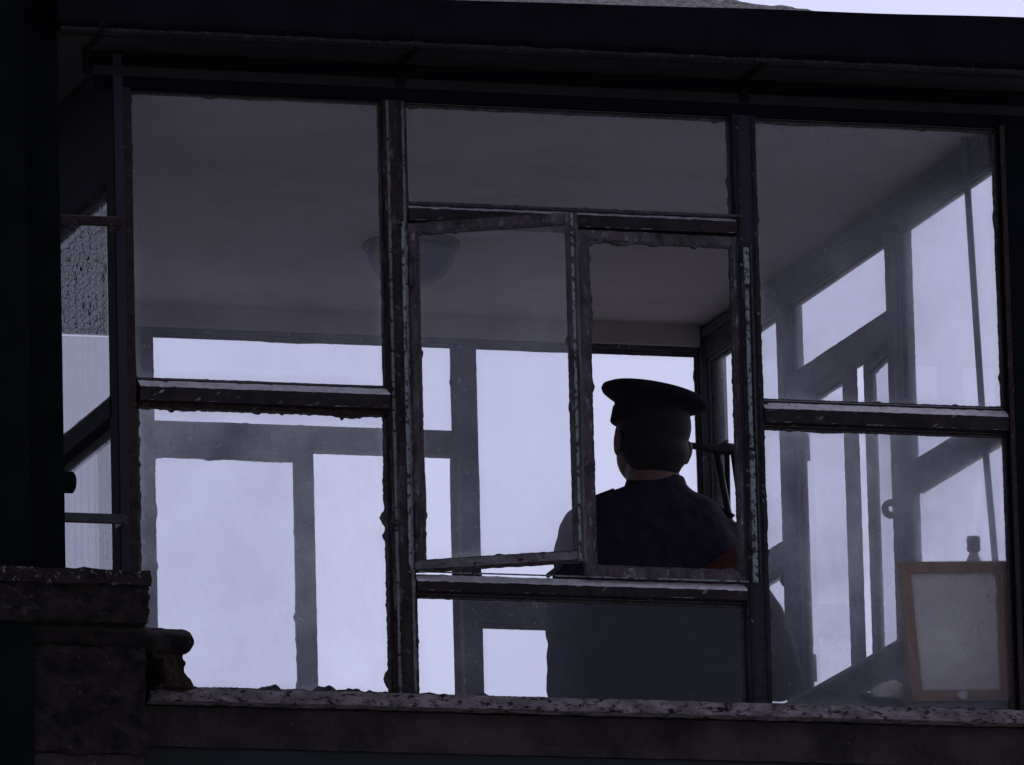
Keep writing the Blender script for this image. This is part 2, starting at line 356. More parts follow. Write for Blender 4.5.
# corner posts
for (a, b) in (((-.034, -.04), (-.010, .03)), ((W-.016, -.04), (W+.055, .03)), ((-.045, D-.03), (.02, D+.03)), ((W-.03, D-.03), (W+.04, D+.03))):
    zb = -.035 if a[1] < 0 else .29
    q = MB(); q.box((a[0], a[1], zb), (b[0], b[1], 1.53)); q.obj('corner_post', (post_m if a[0] < 1 else edge_m) if a[1] < 0 else inner_m, cabin, .003)
q = MB(); q.box((-.0098, -.034, .0), (.0115, .02, HT)); q.obj('corner_bead', brown_m, cabin, .001)
q = MB(); q.box((W-.020, -.046, .0), (W-.008, -.0405, HT)); q.obj('corner_bead', brown_m, cabin, .001)

q = MB(); q.box((-.0365, -.041, .0), (-.0345, .031, 1.45)); q.obj('post_side_shade', edge_m, cabin)  # thin dark sheet added to shade the post's sky-lit left face
# headers (lintel boards)
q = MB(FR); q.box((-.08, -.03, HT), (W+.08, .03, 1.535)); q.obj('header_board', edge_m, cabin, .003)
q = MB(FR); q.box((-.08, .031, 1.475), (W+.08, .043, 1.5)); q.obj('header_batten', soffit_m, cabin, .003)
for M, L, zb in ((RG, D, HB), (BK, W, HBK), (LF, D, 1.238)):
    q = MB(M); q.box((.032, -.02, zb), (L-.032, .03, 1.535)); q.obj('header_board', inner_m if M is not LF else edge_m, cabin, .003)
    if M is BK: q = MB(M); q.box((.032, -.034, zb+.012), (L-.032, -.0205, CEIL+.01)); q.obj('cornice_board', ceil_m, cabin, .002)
for M, L in ((RG, D),):
    q = MB(M); q.box((.04, -.032, HB+.055), (L-.04, -.0205, HB+.08)); q.obj('header_batten', inner_m, cabin, .004)

# mullions and transoms
SZ = .3
PM = {'F': (.659, 1.534), 'R': (.806, 1.69), 'B': (.645, 1.522), 'L': (.806, 1.69)}
def spars(M, L, m1, m2, zb, zt, mat, hw, z_low, z_high, z_mid=None, proud=.03, dm=None):
    for m in (m1, m2):
        q = MB(M); q.box((m-hw, -.028, zb), (m+hw, proud, zt)); mu = q.obj('mullion', (mull_m if m == m1 else post_m) if M is FR else mat, cabin, .003)
        if M is not LF: roughen(mu, .009, .0024 if M is FR else .001)
        if M is FR:
            q = MB(M)
            for s_ in (-1, 1): q.box((m+s_*.019-.0035, proud, zb+.01), (m+s_*.019+.0035, proud+.005, zt-.004))
            roughen(q.obj('glazing_bead', bare_m if m == m1 else frame_m, mu), .007, .0022)
    def tran(u0, u1, z0, z1, ch=.021):
        # sloping weather face on the outside, flat on the inside
        q = MB(M); q.prism([(u0, z0), (u1, z0), (u1, z1), (u0, z1)], 1, -.024, .012)
        M2 = q
        v = [(.0121, z0+.002), (.012+proud*.9, z0+.002), (.012+proud*.9, z1-ch), (.0121, z1-.001)]
        rr = [[(u, a, b) for a, b in v] for u in (u0, u1)]
        M2.loft(rr); tr_ = M2.obj('transom', mat, cabin, .002)
        if M is not LF: roughen(tr_, .008, .002 if M is FR else .001)
    tran(.02, m1-hw, *z_low); tran(m2+hw, L-.02, *z_low); tran(m1+hw, m2-hw, *z_high, .012)
    if z_mid: tran(m1+hw, m2-hw, *z_mid)
spars(FR, W, *PM['F'], -.005, HT, frame_m, .028, (.692, .748), (1.152, 1.196), (.256, .302))
for M, k, L in ((RG, 'R', D), (BK, 'B', W), (LF, 'L', D)):
    if k == 'L': spars(M, L, *PM[k], SZ, 1.238, edge_m, .03, (.66, .73), (1.08, 1.14))
    else: spars(M, L, *PM[k], SZ, HBK if k == 'B' else HB, inner_m if k == 'B' else inner_hazed, .024 if k == 'B' else .023, (.645, .715) if k == 'B' else (.70, .762), (1.092, 1.150) if k == 'B' else (1.118, 1.178))

# front fixed lights
a1, a2, b1, b2, c1, c2 = .0117, .633, .685, 1.508, 1.559, W-.016
window(FR, a1, a2, .748, HT, brown_m, glass_mid, amp=.0015, t=.004, putty=.003)
window(FR, a1, a2, .006, .692, brown_m, glass_heavy, 'lower left window with crumbling putty edges', putty=.006, amp=.005)
window(FR, b1, b2, 1.196, HT, frame_m, glass_mid)
window(FR, b1, b2, .006, .256, frame_m, glass_lower)
window(FR, c1, c2, .748, HT, frame_m, glass_right)
window(FR, c1, c2, .006, .692, frame_m, glass_low_right)
# front casements: the left one stands open towards the outside, the right one is shut and has lost its glass
cas1, Mh1 = casement(FR, .690, 1.100, .306, 1.148, 'L', R(28), case_m, glass_mid, 'casement standing open, its glass still in')
cas2, Mh2 = casement(FR, 1.106, 1.518, .306, 1.148, 'R', R(1.5), case_m, glass_mid, 'shut casement with no glass in it', glass=False, amp=.003)
# closing strips of pale green peeling paint on the meeting stile and the hinge side
q = MB(Mh1); q.box((.694, .0263, .309), (1.086, .034, .329)); roughen(q.obj('weather_bar', bare_m, cas1), .006, .0025)
q = MB(Mh1); q.box((1.088, .0265, .31), (1.0945, .031, 1.145)); q.obj('paint_strip', green_m, cas1, .001)
q = MB(FR); q.box((1.519, .031, .30), (1.532, .043, .62)); q.box((1.5205, .031, .63), (1.5305, .040, 1.02)); q.box((1.519, .031, 1.03), (1.533, .042, 1.12))
q.obj('hinge_rod', green_m, cas2, .002)
q = MB(FR); q.box((1.5375, .031, .31), (1.5415, .036, 1.13)); q.obj('hinge_strip', putty_m, cas2, .001)
q = MB(FR); q.box((.668, .0305, .3), (.676, .036, 1.15)); q.obj('hinge_strip', green_m, cas1, .001)
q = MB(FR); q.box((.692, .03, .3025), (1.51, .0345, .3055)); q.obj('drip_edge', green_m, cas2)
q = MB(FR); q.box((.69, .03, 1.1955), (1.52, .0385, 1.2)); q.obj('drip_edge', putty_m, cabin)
# casement stay
q = MB(); e1 = Mh1 @ Vector((1.05, -.01, .33)); q.tube([(1.02, -.0, .31), (1.03, -.06, .32), (e1.x, e1.y, e1.z)], .006, 8); q.obj('stay', metal_m, cas1, smooth=True)

# side and back lights
for M, k, L in ((RG, 'R', D), (BK, 'B', W), (LF, 'L', D)):
    m1, m2 = PM[k]; hb = {'L': 1.238, 'R': HB, 'B': HBK}[k]; mw = {'B': .0245, 'R': .0235, 'L': .031}[k]
    zl = (.66, .73) if k == 'L' else ((.645, .715) if k == 'B' else (.70, .762)); zh = (1.08, 1.14) if k == 'L' else ((1.092, 1.150) if k == 'B' else (1.118, 1.178))
    fm = {'B': inner_m, 'R': inner_hazed, 'L': frame_m}[k]
    gs = glass_side if k == 'R' else glass_light
    for (u0, u1) in ((.03 if k != 'B' else .03, m1-mw), (m2+mw, L-.03)):
        window(M, u0, u1, SZ, zl[0], fm, gs, amp=.0012); window(M, u0, u1, zl[1], hb, fm, gs, amp=.0012)
    window(M, m1+mw, m2-mw, zh[1], hb, fm, gs, amp=.0012)
    mid = (m1+m2)/2
    if k == 'B':
        casement(M, m1+mw, mid+.024, SZ, zh[0], 'L', 0, fm, gs, t=.045, tl=.008, tt=.02)
        casement(M, mid+.03, m2-mw, SZ, zh[0], 'R', R(106), fm, gs, 'casement swung wide open', t=.035)
    elif k == 'R':
        casement(M, mid-.02, m2-mw, SZ, zh[0], 'R', 0, fm, gs, t=.014, tl=.040, tt=.02)
        c, Mh = casement(M, m1+mw, mid-.03, SZ, zh[0], 'L', R(6), fm, gs, 'casement standing slightly ajar', t=.024, tl=.012, tt=.02)
        q = MB(M); q.tube([(mid+.02, .0, .97), (mid-.02, .03, .955), (mid-.05, .05, .96)], .007, 8); q.ell((mid-.05, .05, 1.01), (.012, .012, .016)); q.obj('stay', metal_m, c, smooth=True)
        # window catches: round lugs with a hole
        for u, px, pz in ((.84, 891, 509), (1.725, 789, 579)):
            q = MB(); c_ = P(px, pz, u); ring = []
            for i in range(28):
                t = i/28*2*math.pi; ring.append([(c_.x+rr_*math.cos(t), c_.y+dy, c_.z+rr_*math.sin(t)) for rr_, dy in ((.024, -.005), (.008, -.005), (.008, .005), (.024, .005))])
            ring.append(ring[0]); q.loft(ring, False); q.box((c_.x+.022, c_.y-.004, c_.z-.014), (W-.02, c_.y+.004, c_.z+.014)); q.obj('window_catch', metal_m, cabin)
    else:
        casement(M, m1+.031, mid-.002, SZ, zh[0], 'L', 0, fm, gs); casement(M, mid+.002, m2-.031, SZ, zh[0], 'R', 0, fm, gs)

# ceiling, floor, parapet
q = MB(); q.box((.0, .031, CEIL), (W, D-.031, CEIL+.02)); q.obj('ceiling', ceil_m, cabin)
q = MB(); q.box((-.02, -.02, FLOOR-.12), (W+.02, D+.02, FLOOR)); q.obj('floor', floor_m, cabin)
q = MB(); q.box((.02, .0, FLOOR), (W-.02, .04, -.006)); q.obj('parapet', inwall_m, cabin)
q = MB(); q.box((.02, D-.04, FLOOR), (W-.02, D+.03, SZ-.012)); q.obj('parapet', inwall_m, cabin)
for x0, x1 in ((-.03, .03), (W-.03, W+.03)):
    q = MB(); q.box((x0, .072, FLOOR), (x1, D-.041, SZ-.012)); q.obj('parapet', inwall_m, cabin)
for M, L in ((RG, D), (LF, D)):
    q = MB(M); q.box((.075, -.1 if M is RG else -.03, SZ-.012), (L-.03, .05, SZ)); q.obj('inner_sill', inwall_m, cabin, .004)
q = MB(BK); q.box((.03, -.1, SZ-.012), (W-.03, .05, SZ)); q.obj('inner_sill', inwall_m, cabin, .004)
q = MB(); q.box((.03, .03, -.006), (W-.03, .2, .012)); q.obj('inner_sill', inwall_m, cabin, .004)

# front outer sill, crumbling
def chip(v):
    return v
rough_box((.02, -.085, -.030), (W+.12, .0, .001), .0065, .0022, 42, sill_m, 'outer_sill', cabin, 3)
# crust of old putty and moss along the foot of the lights
q = MB()
prev = None; n = 260
for i in range(n+1):
    x = .06+(W-.08)*i/n; f = 1 if x < .64 else .45
    h = .003+f*max(0, .010*noise.fractal(Vector((x*22, 1, 4)), .8, 2, 4)+.006*noise.noise(Vector((x*5, 3, 1)))+.004)
    cur = [q._v(c) for c in ((x, -.022, .002), (x, -.009, .002), (x, -.009, .004+h), (x, -.018, .003+h*.8))]
    if prev:
        for j in range(4): q.bm.faces.new((prev[j], prev[(j+1) % 4], cur[(j+1) % 4], cur[j]))
    prev = cur
q.obj('sill_crust', brown_m, cabin)
# ragged crust hanging under the left transom
q = MB(); prev = None
for i in range(201):
    x = .03+.6*i/200; t = i/200
    h = .004+max(0, .008*noise.fractal(Vector((x*40, 7, 4)), .8, 2, 4))
    if .70 < t < .93: h += .012*abs(noise.noise(Vector((x*55, 2, 9))))*2.2*math.sin((t-.7)/.23*math.pi)+.004
    cur = [q._v(c) for c in ((x, -.016, .693), (x, -.0085, .693), (x, -.0085, .690-h), (x, -.014, .690-h))]
    if prev:
        for j in range(4): q.bm.faces.new((prev[j], prev[(j+1) % 4], cur[(j+1) % 4], cur[j]))
    prev = cur
q.obj('rust_crust', brown_m, cabin)

# tower below the glazing
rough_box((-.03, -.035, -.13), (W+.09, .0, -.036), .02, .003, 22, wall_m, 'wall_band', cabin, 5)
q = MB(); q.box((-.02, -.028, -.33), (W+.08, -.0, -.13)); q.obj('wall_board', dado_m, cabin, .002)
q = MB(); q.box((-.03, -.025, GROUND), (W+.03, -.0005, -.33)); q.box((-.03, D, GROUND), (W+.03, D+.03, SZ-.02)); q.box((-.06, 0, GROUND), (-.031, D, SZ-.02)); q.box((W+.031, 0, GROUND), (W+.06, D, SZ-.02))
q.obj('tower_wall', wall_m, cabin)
q = MB(); q.box((.7, -.05, GROUND), (1.5, -.026, GROUND+2.05)); dr = q.obj('door', door_m, cabin, .005)
q = MB(); q.tube([(.78, -.06, GROUND+1.0), (.78, -.09, GROUND+1.0), (.9, -.09, GROUND+1.0)], .01, 8); q.obj('handle', metal_m, dr, smooth=True)

# eaves: soffit, gutter, brackets
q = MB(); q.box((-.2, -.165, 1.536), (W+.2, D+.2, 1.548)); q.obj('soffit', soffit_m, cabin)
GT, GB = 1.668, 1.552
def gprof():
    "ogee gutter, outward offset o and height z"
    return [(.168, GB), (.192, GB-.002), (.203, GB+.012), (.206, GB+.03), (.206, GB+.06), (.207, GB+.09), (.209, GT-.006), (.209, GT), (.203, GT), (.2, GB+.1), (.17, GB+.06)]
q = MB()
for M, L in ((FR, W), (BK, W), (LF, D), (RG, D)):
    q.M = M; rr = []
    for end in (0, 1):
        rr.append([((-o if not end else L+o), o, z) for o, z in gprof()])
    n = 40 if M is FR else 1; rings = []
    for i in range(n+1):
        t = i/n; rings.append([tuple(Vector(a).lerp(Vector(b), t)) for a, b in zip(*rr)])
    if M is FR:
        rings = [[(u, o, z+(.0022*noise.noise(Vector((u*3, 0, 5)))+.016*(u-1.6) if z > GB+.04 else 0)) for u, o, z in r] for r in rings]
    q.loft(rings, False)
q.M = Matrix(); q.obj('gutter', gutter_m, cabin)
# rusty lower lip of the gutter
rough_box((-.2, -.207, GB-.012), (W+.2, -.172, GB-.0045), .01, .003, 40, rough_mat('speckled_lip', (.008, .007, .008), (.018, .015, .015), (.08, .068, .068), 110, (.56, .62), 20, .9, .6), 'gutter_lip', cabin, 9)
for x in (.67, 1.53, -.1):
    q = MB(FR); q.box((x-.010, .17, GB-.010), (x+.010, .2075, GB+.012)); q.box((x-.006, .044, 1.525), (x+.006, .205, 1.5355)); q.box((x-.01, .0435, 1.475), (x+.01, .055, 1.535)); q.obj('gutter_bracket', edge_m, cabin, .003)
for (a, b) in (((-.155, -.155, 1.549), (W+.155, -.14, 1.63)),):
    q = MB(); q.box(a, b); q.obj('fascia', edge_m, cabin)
# hipped roof: slabs as one closed, subdivided skin with rough felt
e = .175; z0 = 1.63; sl = .358
bm = bmesh.new(); nn = 90
X0, X1, Y0, Y1 = -e, W+e, -e, D+e
grid = {}
for i in range(nn+1):
    for j in range(nn+1):
        x = X0+(X1-X0)*i/nn; y = Y0+(Y1-Y0)*j/nn
        t = min(x-X0, X1-x, y-Y0, Y1-y)
        z = z0+sl*t+.006*noise.fractal(Vector((x*14, y*14, 0)), .9, 2, 4)+.004*noise.noise(Vector((x*40, y*9, 3)))
        grid[i, j] = bm.verts.new((x, y, z))
for i in range(nn):
    for j in range(nn): bm.faces.new((grid[i, j], grid[i+1, j], grid[i+1, j+1], grid[i, j+1]))
me = bpy.data.meshes.new('roof'); bm.to_mesh(me); bm.free(); me.materials.append(roof_m)
ro = bpy.data.objects.new('roof', me); COL.objects.link(ro); ro.parent = cabin
so = ro.modifiers.new('s', 'SOLIDIFY'); so.thickness = .03; so.offset = -1
q = MB()
for k in range(46):
    t0 = k/46; y = Y0+.06+.9*t0; 
    pass
q.bm.free()

# ------------------------------------------------------------------ adjoining dark pier, post and broken masonry on the left
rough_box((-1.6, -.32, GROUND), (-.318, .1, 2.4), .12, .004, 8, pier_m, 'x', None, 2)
pw = bpy.data.objects['x']; pw.name = 'adjoining_wall'; tag(pw, 'black wall filling the left edge beside the cabin', 'wall')
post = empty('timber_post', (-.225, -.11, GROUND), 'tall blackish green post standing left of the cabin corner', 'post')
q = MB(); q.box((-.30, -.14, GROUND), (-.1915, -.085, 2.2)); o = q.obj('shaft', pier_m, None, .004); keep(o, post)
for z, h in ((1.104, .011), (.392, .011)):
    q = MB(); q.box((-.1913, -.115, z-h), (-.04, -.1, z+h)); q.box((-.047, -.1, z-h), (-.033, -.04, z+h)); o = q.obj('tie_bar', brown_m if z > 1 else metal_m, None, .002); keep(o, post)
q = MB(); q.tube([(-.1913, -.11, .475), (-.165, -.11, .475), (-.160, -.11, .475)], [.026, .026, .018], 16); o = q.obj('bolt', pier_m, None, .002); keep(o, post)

ledge = empty('broken_masonry', (-.2, -.2, GROUND), 'crumbling masonry wall end with ledge below the left corner', 'wall')
def pr(o): return keep(o, ledge)
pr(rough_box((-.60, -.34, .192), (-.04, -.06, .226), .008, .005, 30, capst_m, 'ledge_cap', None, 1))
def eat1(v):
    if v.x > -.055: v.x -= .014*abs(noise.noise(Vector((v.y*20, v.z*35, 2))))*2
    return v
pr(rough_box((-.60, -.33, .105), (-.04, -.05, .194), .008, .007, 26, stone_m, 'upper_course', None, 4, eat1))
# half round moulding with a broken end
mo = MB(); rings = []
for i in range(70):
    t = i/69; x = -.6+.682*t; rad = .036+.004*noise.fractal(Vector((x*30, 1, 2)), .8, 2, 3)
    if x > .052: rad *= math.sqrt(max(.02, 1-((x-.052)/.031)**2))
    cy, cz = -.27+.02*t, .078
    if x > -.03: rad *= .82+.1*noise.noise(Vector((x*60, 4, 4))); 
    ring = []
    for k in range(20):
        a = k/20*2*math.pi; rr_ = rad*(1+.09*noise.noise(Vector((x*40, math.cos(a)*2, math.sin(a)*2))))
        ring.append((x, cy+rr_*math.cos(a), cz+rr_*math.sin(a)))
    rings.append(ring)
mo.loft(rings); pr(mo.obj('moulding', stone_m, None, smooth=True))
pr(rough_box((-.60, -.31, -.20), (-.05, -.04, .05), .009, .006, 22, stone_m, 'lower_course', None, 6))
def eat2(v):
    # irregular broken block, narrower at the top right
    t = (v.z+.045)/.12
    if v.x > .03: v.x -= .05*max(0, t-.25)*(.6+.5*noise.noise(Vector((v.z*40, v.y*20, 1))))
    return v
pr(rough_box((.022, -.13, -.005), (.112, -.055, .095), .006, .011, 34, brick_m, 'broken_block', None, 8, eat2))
pr(rough_box((-.035, -.17, -.0), (.032, -.05, .055), .01, .009, 30, pier_m, 'recess_shade_core', None, 12))  # near-black colour stands for the shade inside the recess
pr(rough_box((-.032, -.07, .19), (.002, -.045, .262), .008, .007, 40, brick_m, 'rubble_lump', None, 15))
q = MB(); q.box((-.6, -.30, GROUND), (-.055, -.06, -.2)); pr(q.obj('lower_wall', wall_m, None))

# ------------------------------------------------------------------ net curtain behind the left windows
def curtain(y0, y1, z0, z1, x, amp, nx, mat, name, lab, cat, sl=0):
    bm = bmesh.new(); g = {}
    for i in range(nx+1):
        for j in range(21):
            y = y0+(y1-y0)*i/nx; z = z0+(z1-z0)*j/20
            if sl: z += sl*(y-y0)*((1-j/20) if z0 > .8 else j/20)       # the hem of one, the rail of the other, slopes
            g[i, j] = bm.verts.new((x+amp*math.sin(y*95+2*noise.noise(Vector((y*6, z*2, 0))))*(1-.4*j/20), y, z))
    for i in range(nx):
        for j in range(20): bm.faces.new((g[i, j], g[i+1, j], g[i+1, j+1], g[i, j+1]))
    me = bpy.data.meshes.new(name); bm.to_mesh(me); bm.free(); me.materials.append(mat)
    for p in me.polygons: p.use_smooth = True
    o = bpy.data.objects.new(name, me); COL.objects.link(o); return tag(o, lab, cat)
curtain(.04, 1.05, .865, 1.232, -.036, .002, 200, net_m, 'wire_netting', 'fine dark wire netting stretched over the upper half of the left side window', 'wire netting', .222)
curtain(.085, .98, .32, .868, .016, .003, 160, sheer_m, 'sheer_curtain', 'plain sheer curtain in the lower half of the left side window', 'sheer curtain', .222)
curtain(.085, .40, .32, .66, .023, .003, 100, lace_m, 'lace_curtain', 'narrow lace strip over the sheer curtain low in the left side window', 'lace curtain')

# ------------------------------------------------------------------ ceiling lamp
lamp = empty('ceiling_lamp', (1.14, 1.52, CEIL), 'frosted bowl shaped lamp mounted under the ceiling', 'lamp')
def lathe(mb, c, prof, seg=40):
    mb.loft([[(c[0]+r*math.cos(2*math.pi*k/seg), c[1]+r*math.sin(2*math.pi*k/seg), c[2]+z) for k in range(seg)] for r, z in prof])
q = MB(); lathe(q, (0, 0, 0), [(.122, 0), (.124, -.008), (.12, -.018), (.112, -.02)]); q.obj('lamp_base', metal_m, lamp, smooth=True)
q = MB(); lathe(q, (0, 0, 0), [(.112, -.018), (.113, -.03), (.104, -.06), (.092, -.085), (.075, -.1), (.045, -.109), (.015, -.112), (.004, -.1125)]); q.obj('lamp_shade', lamp_m, lamp, smooth=True)

# ------------------------------------------------------------------ things near the right corner
q = MB(); q.tube([(2.157, .15, CEIL), (2.166, .15, 1.15), (2.18, .152, .75), (2.198, .15, .42), (2.203, .15, .305)], .0085, 12)
tag(q.obj('conduit_pipe', pipe_m, smooth=True), 'thin grey pipe running down behind the right front window', 'pipe')

pf = empty('picture_frame', (2.06, .045, .012), 'brown wooden frame with blank stained paper leaning inside the right window', 'picture frame')
A, B, Cc, Dd = P(897, 563, .058), P(1005, 562, .058), P(1010, 702, .036), P(911, 703, .036)   # corners TL TR BR BL
Dd.z = max(Dd.z, .014); 
def bar(p, q_, w, inw, th, name, mat):
    mb = MB(); nrm = (B-A).cross(Dd-A).normalized()
    if nrm.y > 0: nrm = -nrm
    d = (q_-p).normalized()
    pts = [p, q_, q_+inw*w-d*w, p+inw*w+d*w]
    mb.loft([[x+nrm*th for x in pts], [x-nrm*.004 for x in pts]]); o = mb.obj(name, mat, None, .002); keep(o, pf)
ctr = (A+B+Cc+Dd)/4
def inward(p, q_):
    d = (q_-p).normalized(); v = ctr-p; v = v-d*v.dot(d); return v.normalized()
for p, q_ in ((A, B), (B, Cc), (Cc, Dd), (Dd, A)): bar(p, q_, .028, inward(p, q_), .014, 'frame_rail', wood_m)
mb = MB(); n = 26; gr = {}
nrm = (B-A).cross(Dd-A).normalized(); nrm = -nrm if nrm.y > 0 else nrm
for i in range(n+1):
    for j in range(n+1):
        s, t = .04+.92*i/n, .03+.94*j/n
        p = A.lerp(B, s).lerp(Dd.lerp(Cc, s), t)
        w = .007*noise.fractal(Vector((s*3, t*8, 1)), .8, 2, 3)+.003+.0045*max(0, t-.82)*math.sin(s*9)*5
        gr[i, j] = mb._v(p+nrm*(.0015+max(-.001, w)))
for i in range(n):
    for j in range(n): mb.bm.faces.new((gr[i, j], gr[i+1, j], gr[i+1, j+1], gr[i, j+1]))
o = mb.obj('paper', paper_m, None, smooth=True); keep(o, pf)
sm = o.modifiers.new('s', 'SOLIDIFY'); sm.thickness = .0008
mb = MB(); pb = Dd.lerp(Cc, .5)+Vector((0, 0, .014))
mb.loft([[pb+nrm*d_+Vector((.012*math.cos(k/16*2*math.pi)*(1+.2*math.sin(k)), 0, .011*math.sin(k/16*2*math.pi))) for k in range(16)] for d_ in (.0145, .0165)]); o = mb.obj('paper_scrap', paper_m, None); keep(o, pf)
mb = MB(); mb.loft([[A+nrm*-.0045, B+nrm*-.0045, Cc+nrm*-.0045, Dd+nrm*-.0045], [A+nrm*-.009, B+nrm*-.009, Cc+nrm*-.009, Dd+nrm*-.009]]); o = mb.obj('backing_board', wood_m, None); keep(o, pf)

bt = empty('bottle', (2.158, .19, SZ), 'small grey bottle with a stopper standing behind the wooden frame', 'bottle')
q = MB(); lathe(q, (0, 0, 0), [(.004, 0), (.02, .0), (.022, .01), (.022, .06), (.021, .10), (.018, .12), (.012, .132), (.0105, .14)], 20); q.obj('bottle_body', bottle_m, bt, smooth=True)
q = MB(); lathe(q, (0, 0, 0), [(.0105, .138), (.016, .141), (.017, .15), (.0155, .158), (.017, .168), (.015, .176), (.006, .178)], 16); q.obj('stopper', case_m, bt, smooth=True)

cl = empty('cloth_bundle', (1.888, .115, .012), 'small rounded off-white bundle on a dark dish beside the wooden frame', 'bundle')
q = MB(); q.loft([[(.05*s_*math.cos(2*math.pi*k/28), .038*s_*math.sin(2*math.pi*k/28), z) for k in range(28)] for s_, z in ((.7, 0), (.95, .012), (1.05, .034), (.98, .042))]); q.ell((-.046, 0, .052), (.02, .012, .010)); q.ell((-.036, 0, .044), (.012, .009, .014)); q.obj('dish', black_m, cl, smooth=True)
q = MB(); q.ell((.008, 0, .052), (.042, .034, .028)); q.ell((.028, .004, .066), (.026, .026, .024)); q.ell((.004, -.004, .066), (.02, .022, .018)); o = q.obj('cloth', white_m, cl); remesh(o, .004, 2)
for v in o.data.vertices: v.co += v.normal*.005*noise.fractal(v.co*60, .8, 2, 3)

# ------------------------------------------------------------------ stand with two legs and a cross bar, right of the man
st = empty('folding_stand', (1.9, 1.2, FLOOR), 'dark stand with crossbar and thin legs right of the man', 'stand')
def sp(px, py, y=1.2): return P(px, py, y)
q = MB(); q.tube([sp(688, 445), sp(712, 449), sp(726, 449), sp(746, 449)], [.008, .010, .016, .011], 10); q.tube([sp(722, 447), sp(728, 440)], [.01, .003], 8); keep(q.obj('crossbar', metal_m, None, smooth=True), st)
for (xa, ya, xb, yb, dy) in ((716, 452, 731, 527, 0), (734, 453, 744, 525, 0), (727, 452, 736, 525, .25)):
    a = sp(xa, ya); b = sp(xb, yb); b.y += dy*.25
    d = (b-a); t = (FLOOR-a.z)/d.z; q = MB(); q.tube([a, a+d*t], .0095 if dy == 0 else .007, 10); keep(q.obj('leg', metal_m, None, smooth=True), st)

# ------------------------------------------------------------------ the man
YM = .8
def M_(px, py, dy=0):
    p = P(px, py, YM); return Vector((p.x, YM+dy, p.z))
HC = M_(651, 442)                                     # centre of the head
face = Vector((-math.sin(R(3)), math.cos(R(3)), 0)); side = Vector((face.y, -face.x, 0))
HR = Matrix.Rotation(R(5), 3, face) @ Matrix((side, face, Vector((0, 0, 1)))).transposed()      # head frame: x right ear, y nose, z up
def H(x, y, z): return HC+HR @ Vector((x, y, z))
body = MB()
# head and face
body.ell(H(0, -.005, .03), (.082, .095, .09), HR); body.ell(H(0, .02, -.035), (.079, .07, .078), HR)
body.ell(H(0, .05, -.085), (.035, .035, .026), HR)                                    # chin
body.ell(H(0, .098, -.015), (.012, .018, .022), HR); body.ell(H(0, .09, .008), (.009, .012, .025), HR)      # nose
body.ell(H(0, .082, .03), (.05, .014, .010), HR)                                        # brow
body.ell(H(0, .085, -.052), (.024, .010, .0055), HR); body.ell(H(0, .083, -.062), (.020, .010, .006), HR)   # lips
for s in (-1, 1):
    body.ell(H(.091*s, -.012, -.018), (.009, .018, .034), HR); body.ell(H(.098*s, -.018, -.010), (.006, .012, .024), HR)     # ears
    body.ell(H(.045*s, .055, -.015), (.022, .02, .022), HR)
NB = M_(655, 497); body.tube([H(0, -.01, -.02), H(0, -.02, -.07), NB, NB-Vector((0, 0, .05))], [.066, .065, .07, .078], 20)
# torso
def ringe(c, rx, ry, n=28): return [(c[0]+rx*math.cos(2*math.pi*k/n), c[1]+ry*math.sin(2*math.pi*k/n), c[2]) for k in range(n)]
cx = lambda py, l, r_: ((M_(l, py)+M_(r_, py))/2, (M_(r_, py)-M_(l, py)).length/2)
rows = [(486, 632, 678, .055), (494, 604, 700, .075), (503, 582, 718, .09), (520, 568, 732, .105), (545, 564, 740, .12), (580, 572, 738, .128), (620, 576, 742, .125), (660, 572, 746, .125), (705, 566, 756, .135), (745, 566, 756, .14)]
def torso(mb, grow):
    rr = []
    for py, l, r_, dy in rows:
        c, w = cx(py, l, r_); rr.append(ringe((c.x, YM+.0, c.z), w+grow, dy+grow))
    mb.loft(rr)
torso(body, -.02)
hip = M_(660, 745)
# arms: upper arm, forearm brought forward, hands in front of the belly
arms = {'l': ([M_(592, 526), M_(582, 545), M_(573, 612), M_(571, 692)], M_(600, 655, .22)),
        'r': ([M_(704, 540, -.01), M_(714, 570, -.07), M_(750, 622, -.06), M_(774, 680, -.03)], M_(735, 650, .22))}
def arm(mb, k, g):
    pts, wr = arms[k]; m = (pts[-1]+wr)/2
    mb.tube(pts[:-1]+[pts[-1]], [.072+g, .067+g, .066+g, .062+g], 20); mb.ell(pts[-1], (.062+g,)*3); mb.tube([pts[-1], m, wr], [.058+g, .048+g, .038+g], 18)
for k in arms: arm(body, k, -.012)
# hands with five fingers, loosely curled round each other
def hand(mb, wr, mirror):
    fwd = (Vector((.12*mirror, .99, .05))).normalized(); sd = Vector((0, 0, 1)); pn = fwd.cross(sd).normalized()*mirror    # palm faces inward
    pc = wr+fwd*.055
    Rm = Matrix((pn, fwd, sd)).transposed()
    mb.ell(pc, (.016, .052, .042), Rm); mb.tube([wr-fwd*.03, wr+fwd*.03], [.027, .026], 12)
    for i, (off, L) in enumerate(((.033, .072), (.011, .080), (-.011, .074), (-.031, .060))):
        b = pc+fwd*.035+sd*off; p1 = b+fwd*L*.45; p2 = p1+(fwd*.5+pn*.8).normalized()*L*.35; p3 = p2+(pn*.95-fwd*.3).normalized()*L*.28
        mb.tube([b-fwd*.02, b, p1, p2, p3], [.009, .0095, .009, .0082, .0065], 10); mb.ell(p3, (.0065,)*3)
    tb = pc-fwd*.02+sd*.03; t1 = tb+(fwd*.5+sd*.45+pn*.4).normalized()*.035; t2 = t1+(fwd*.8+pn*.5).normalized()*.03
    mb.tube([tb-sd*.01, tb, t1, t2], [.012, .0125, .011, .008], 10); mb.ell(t2, (.008,)*3)
hand(body, arms['l'][1], 1); hand(body, arms['r'][1], -1)
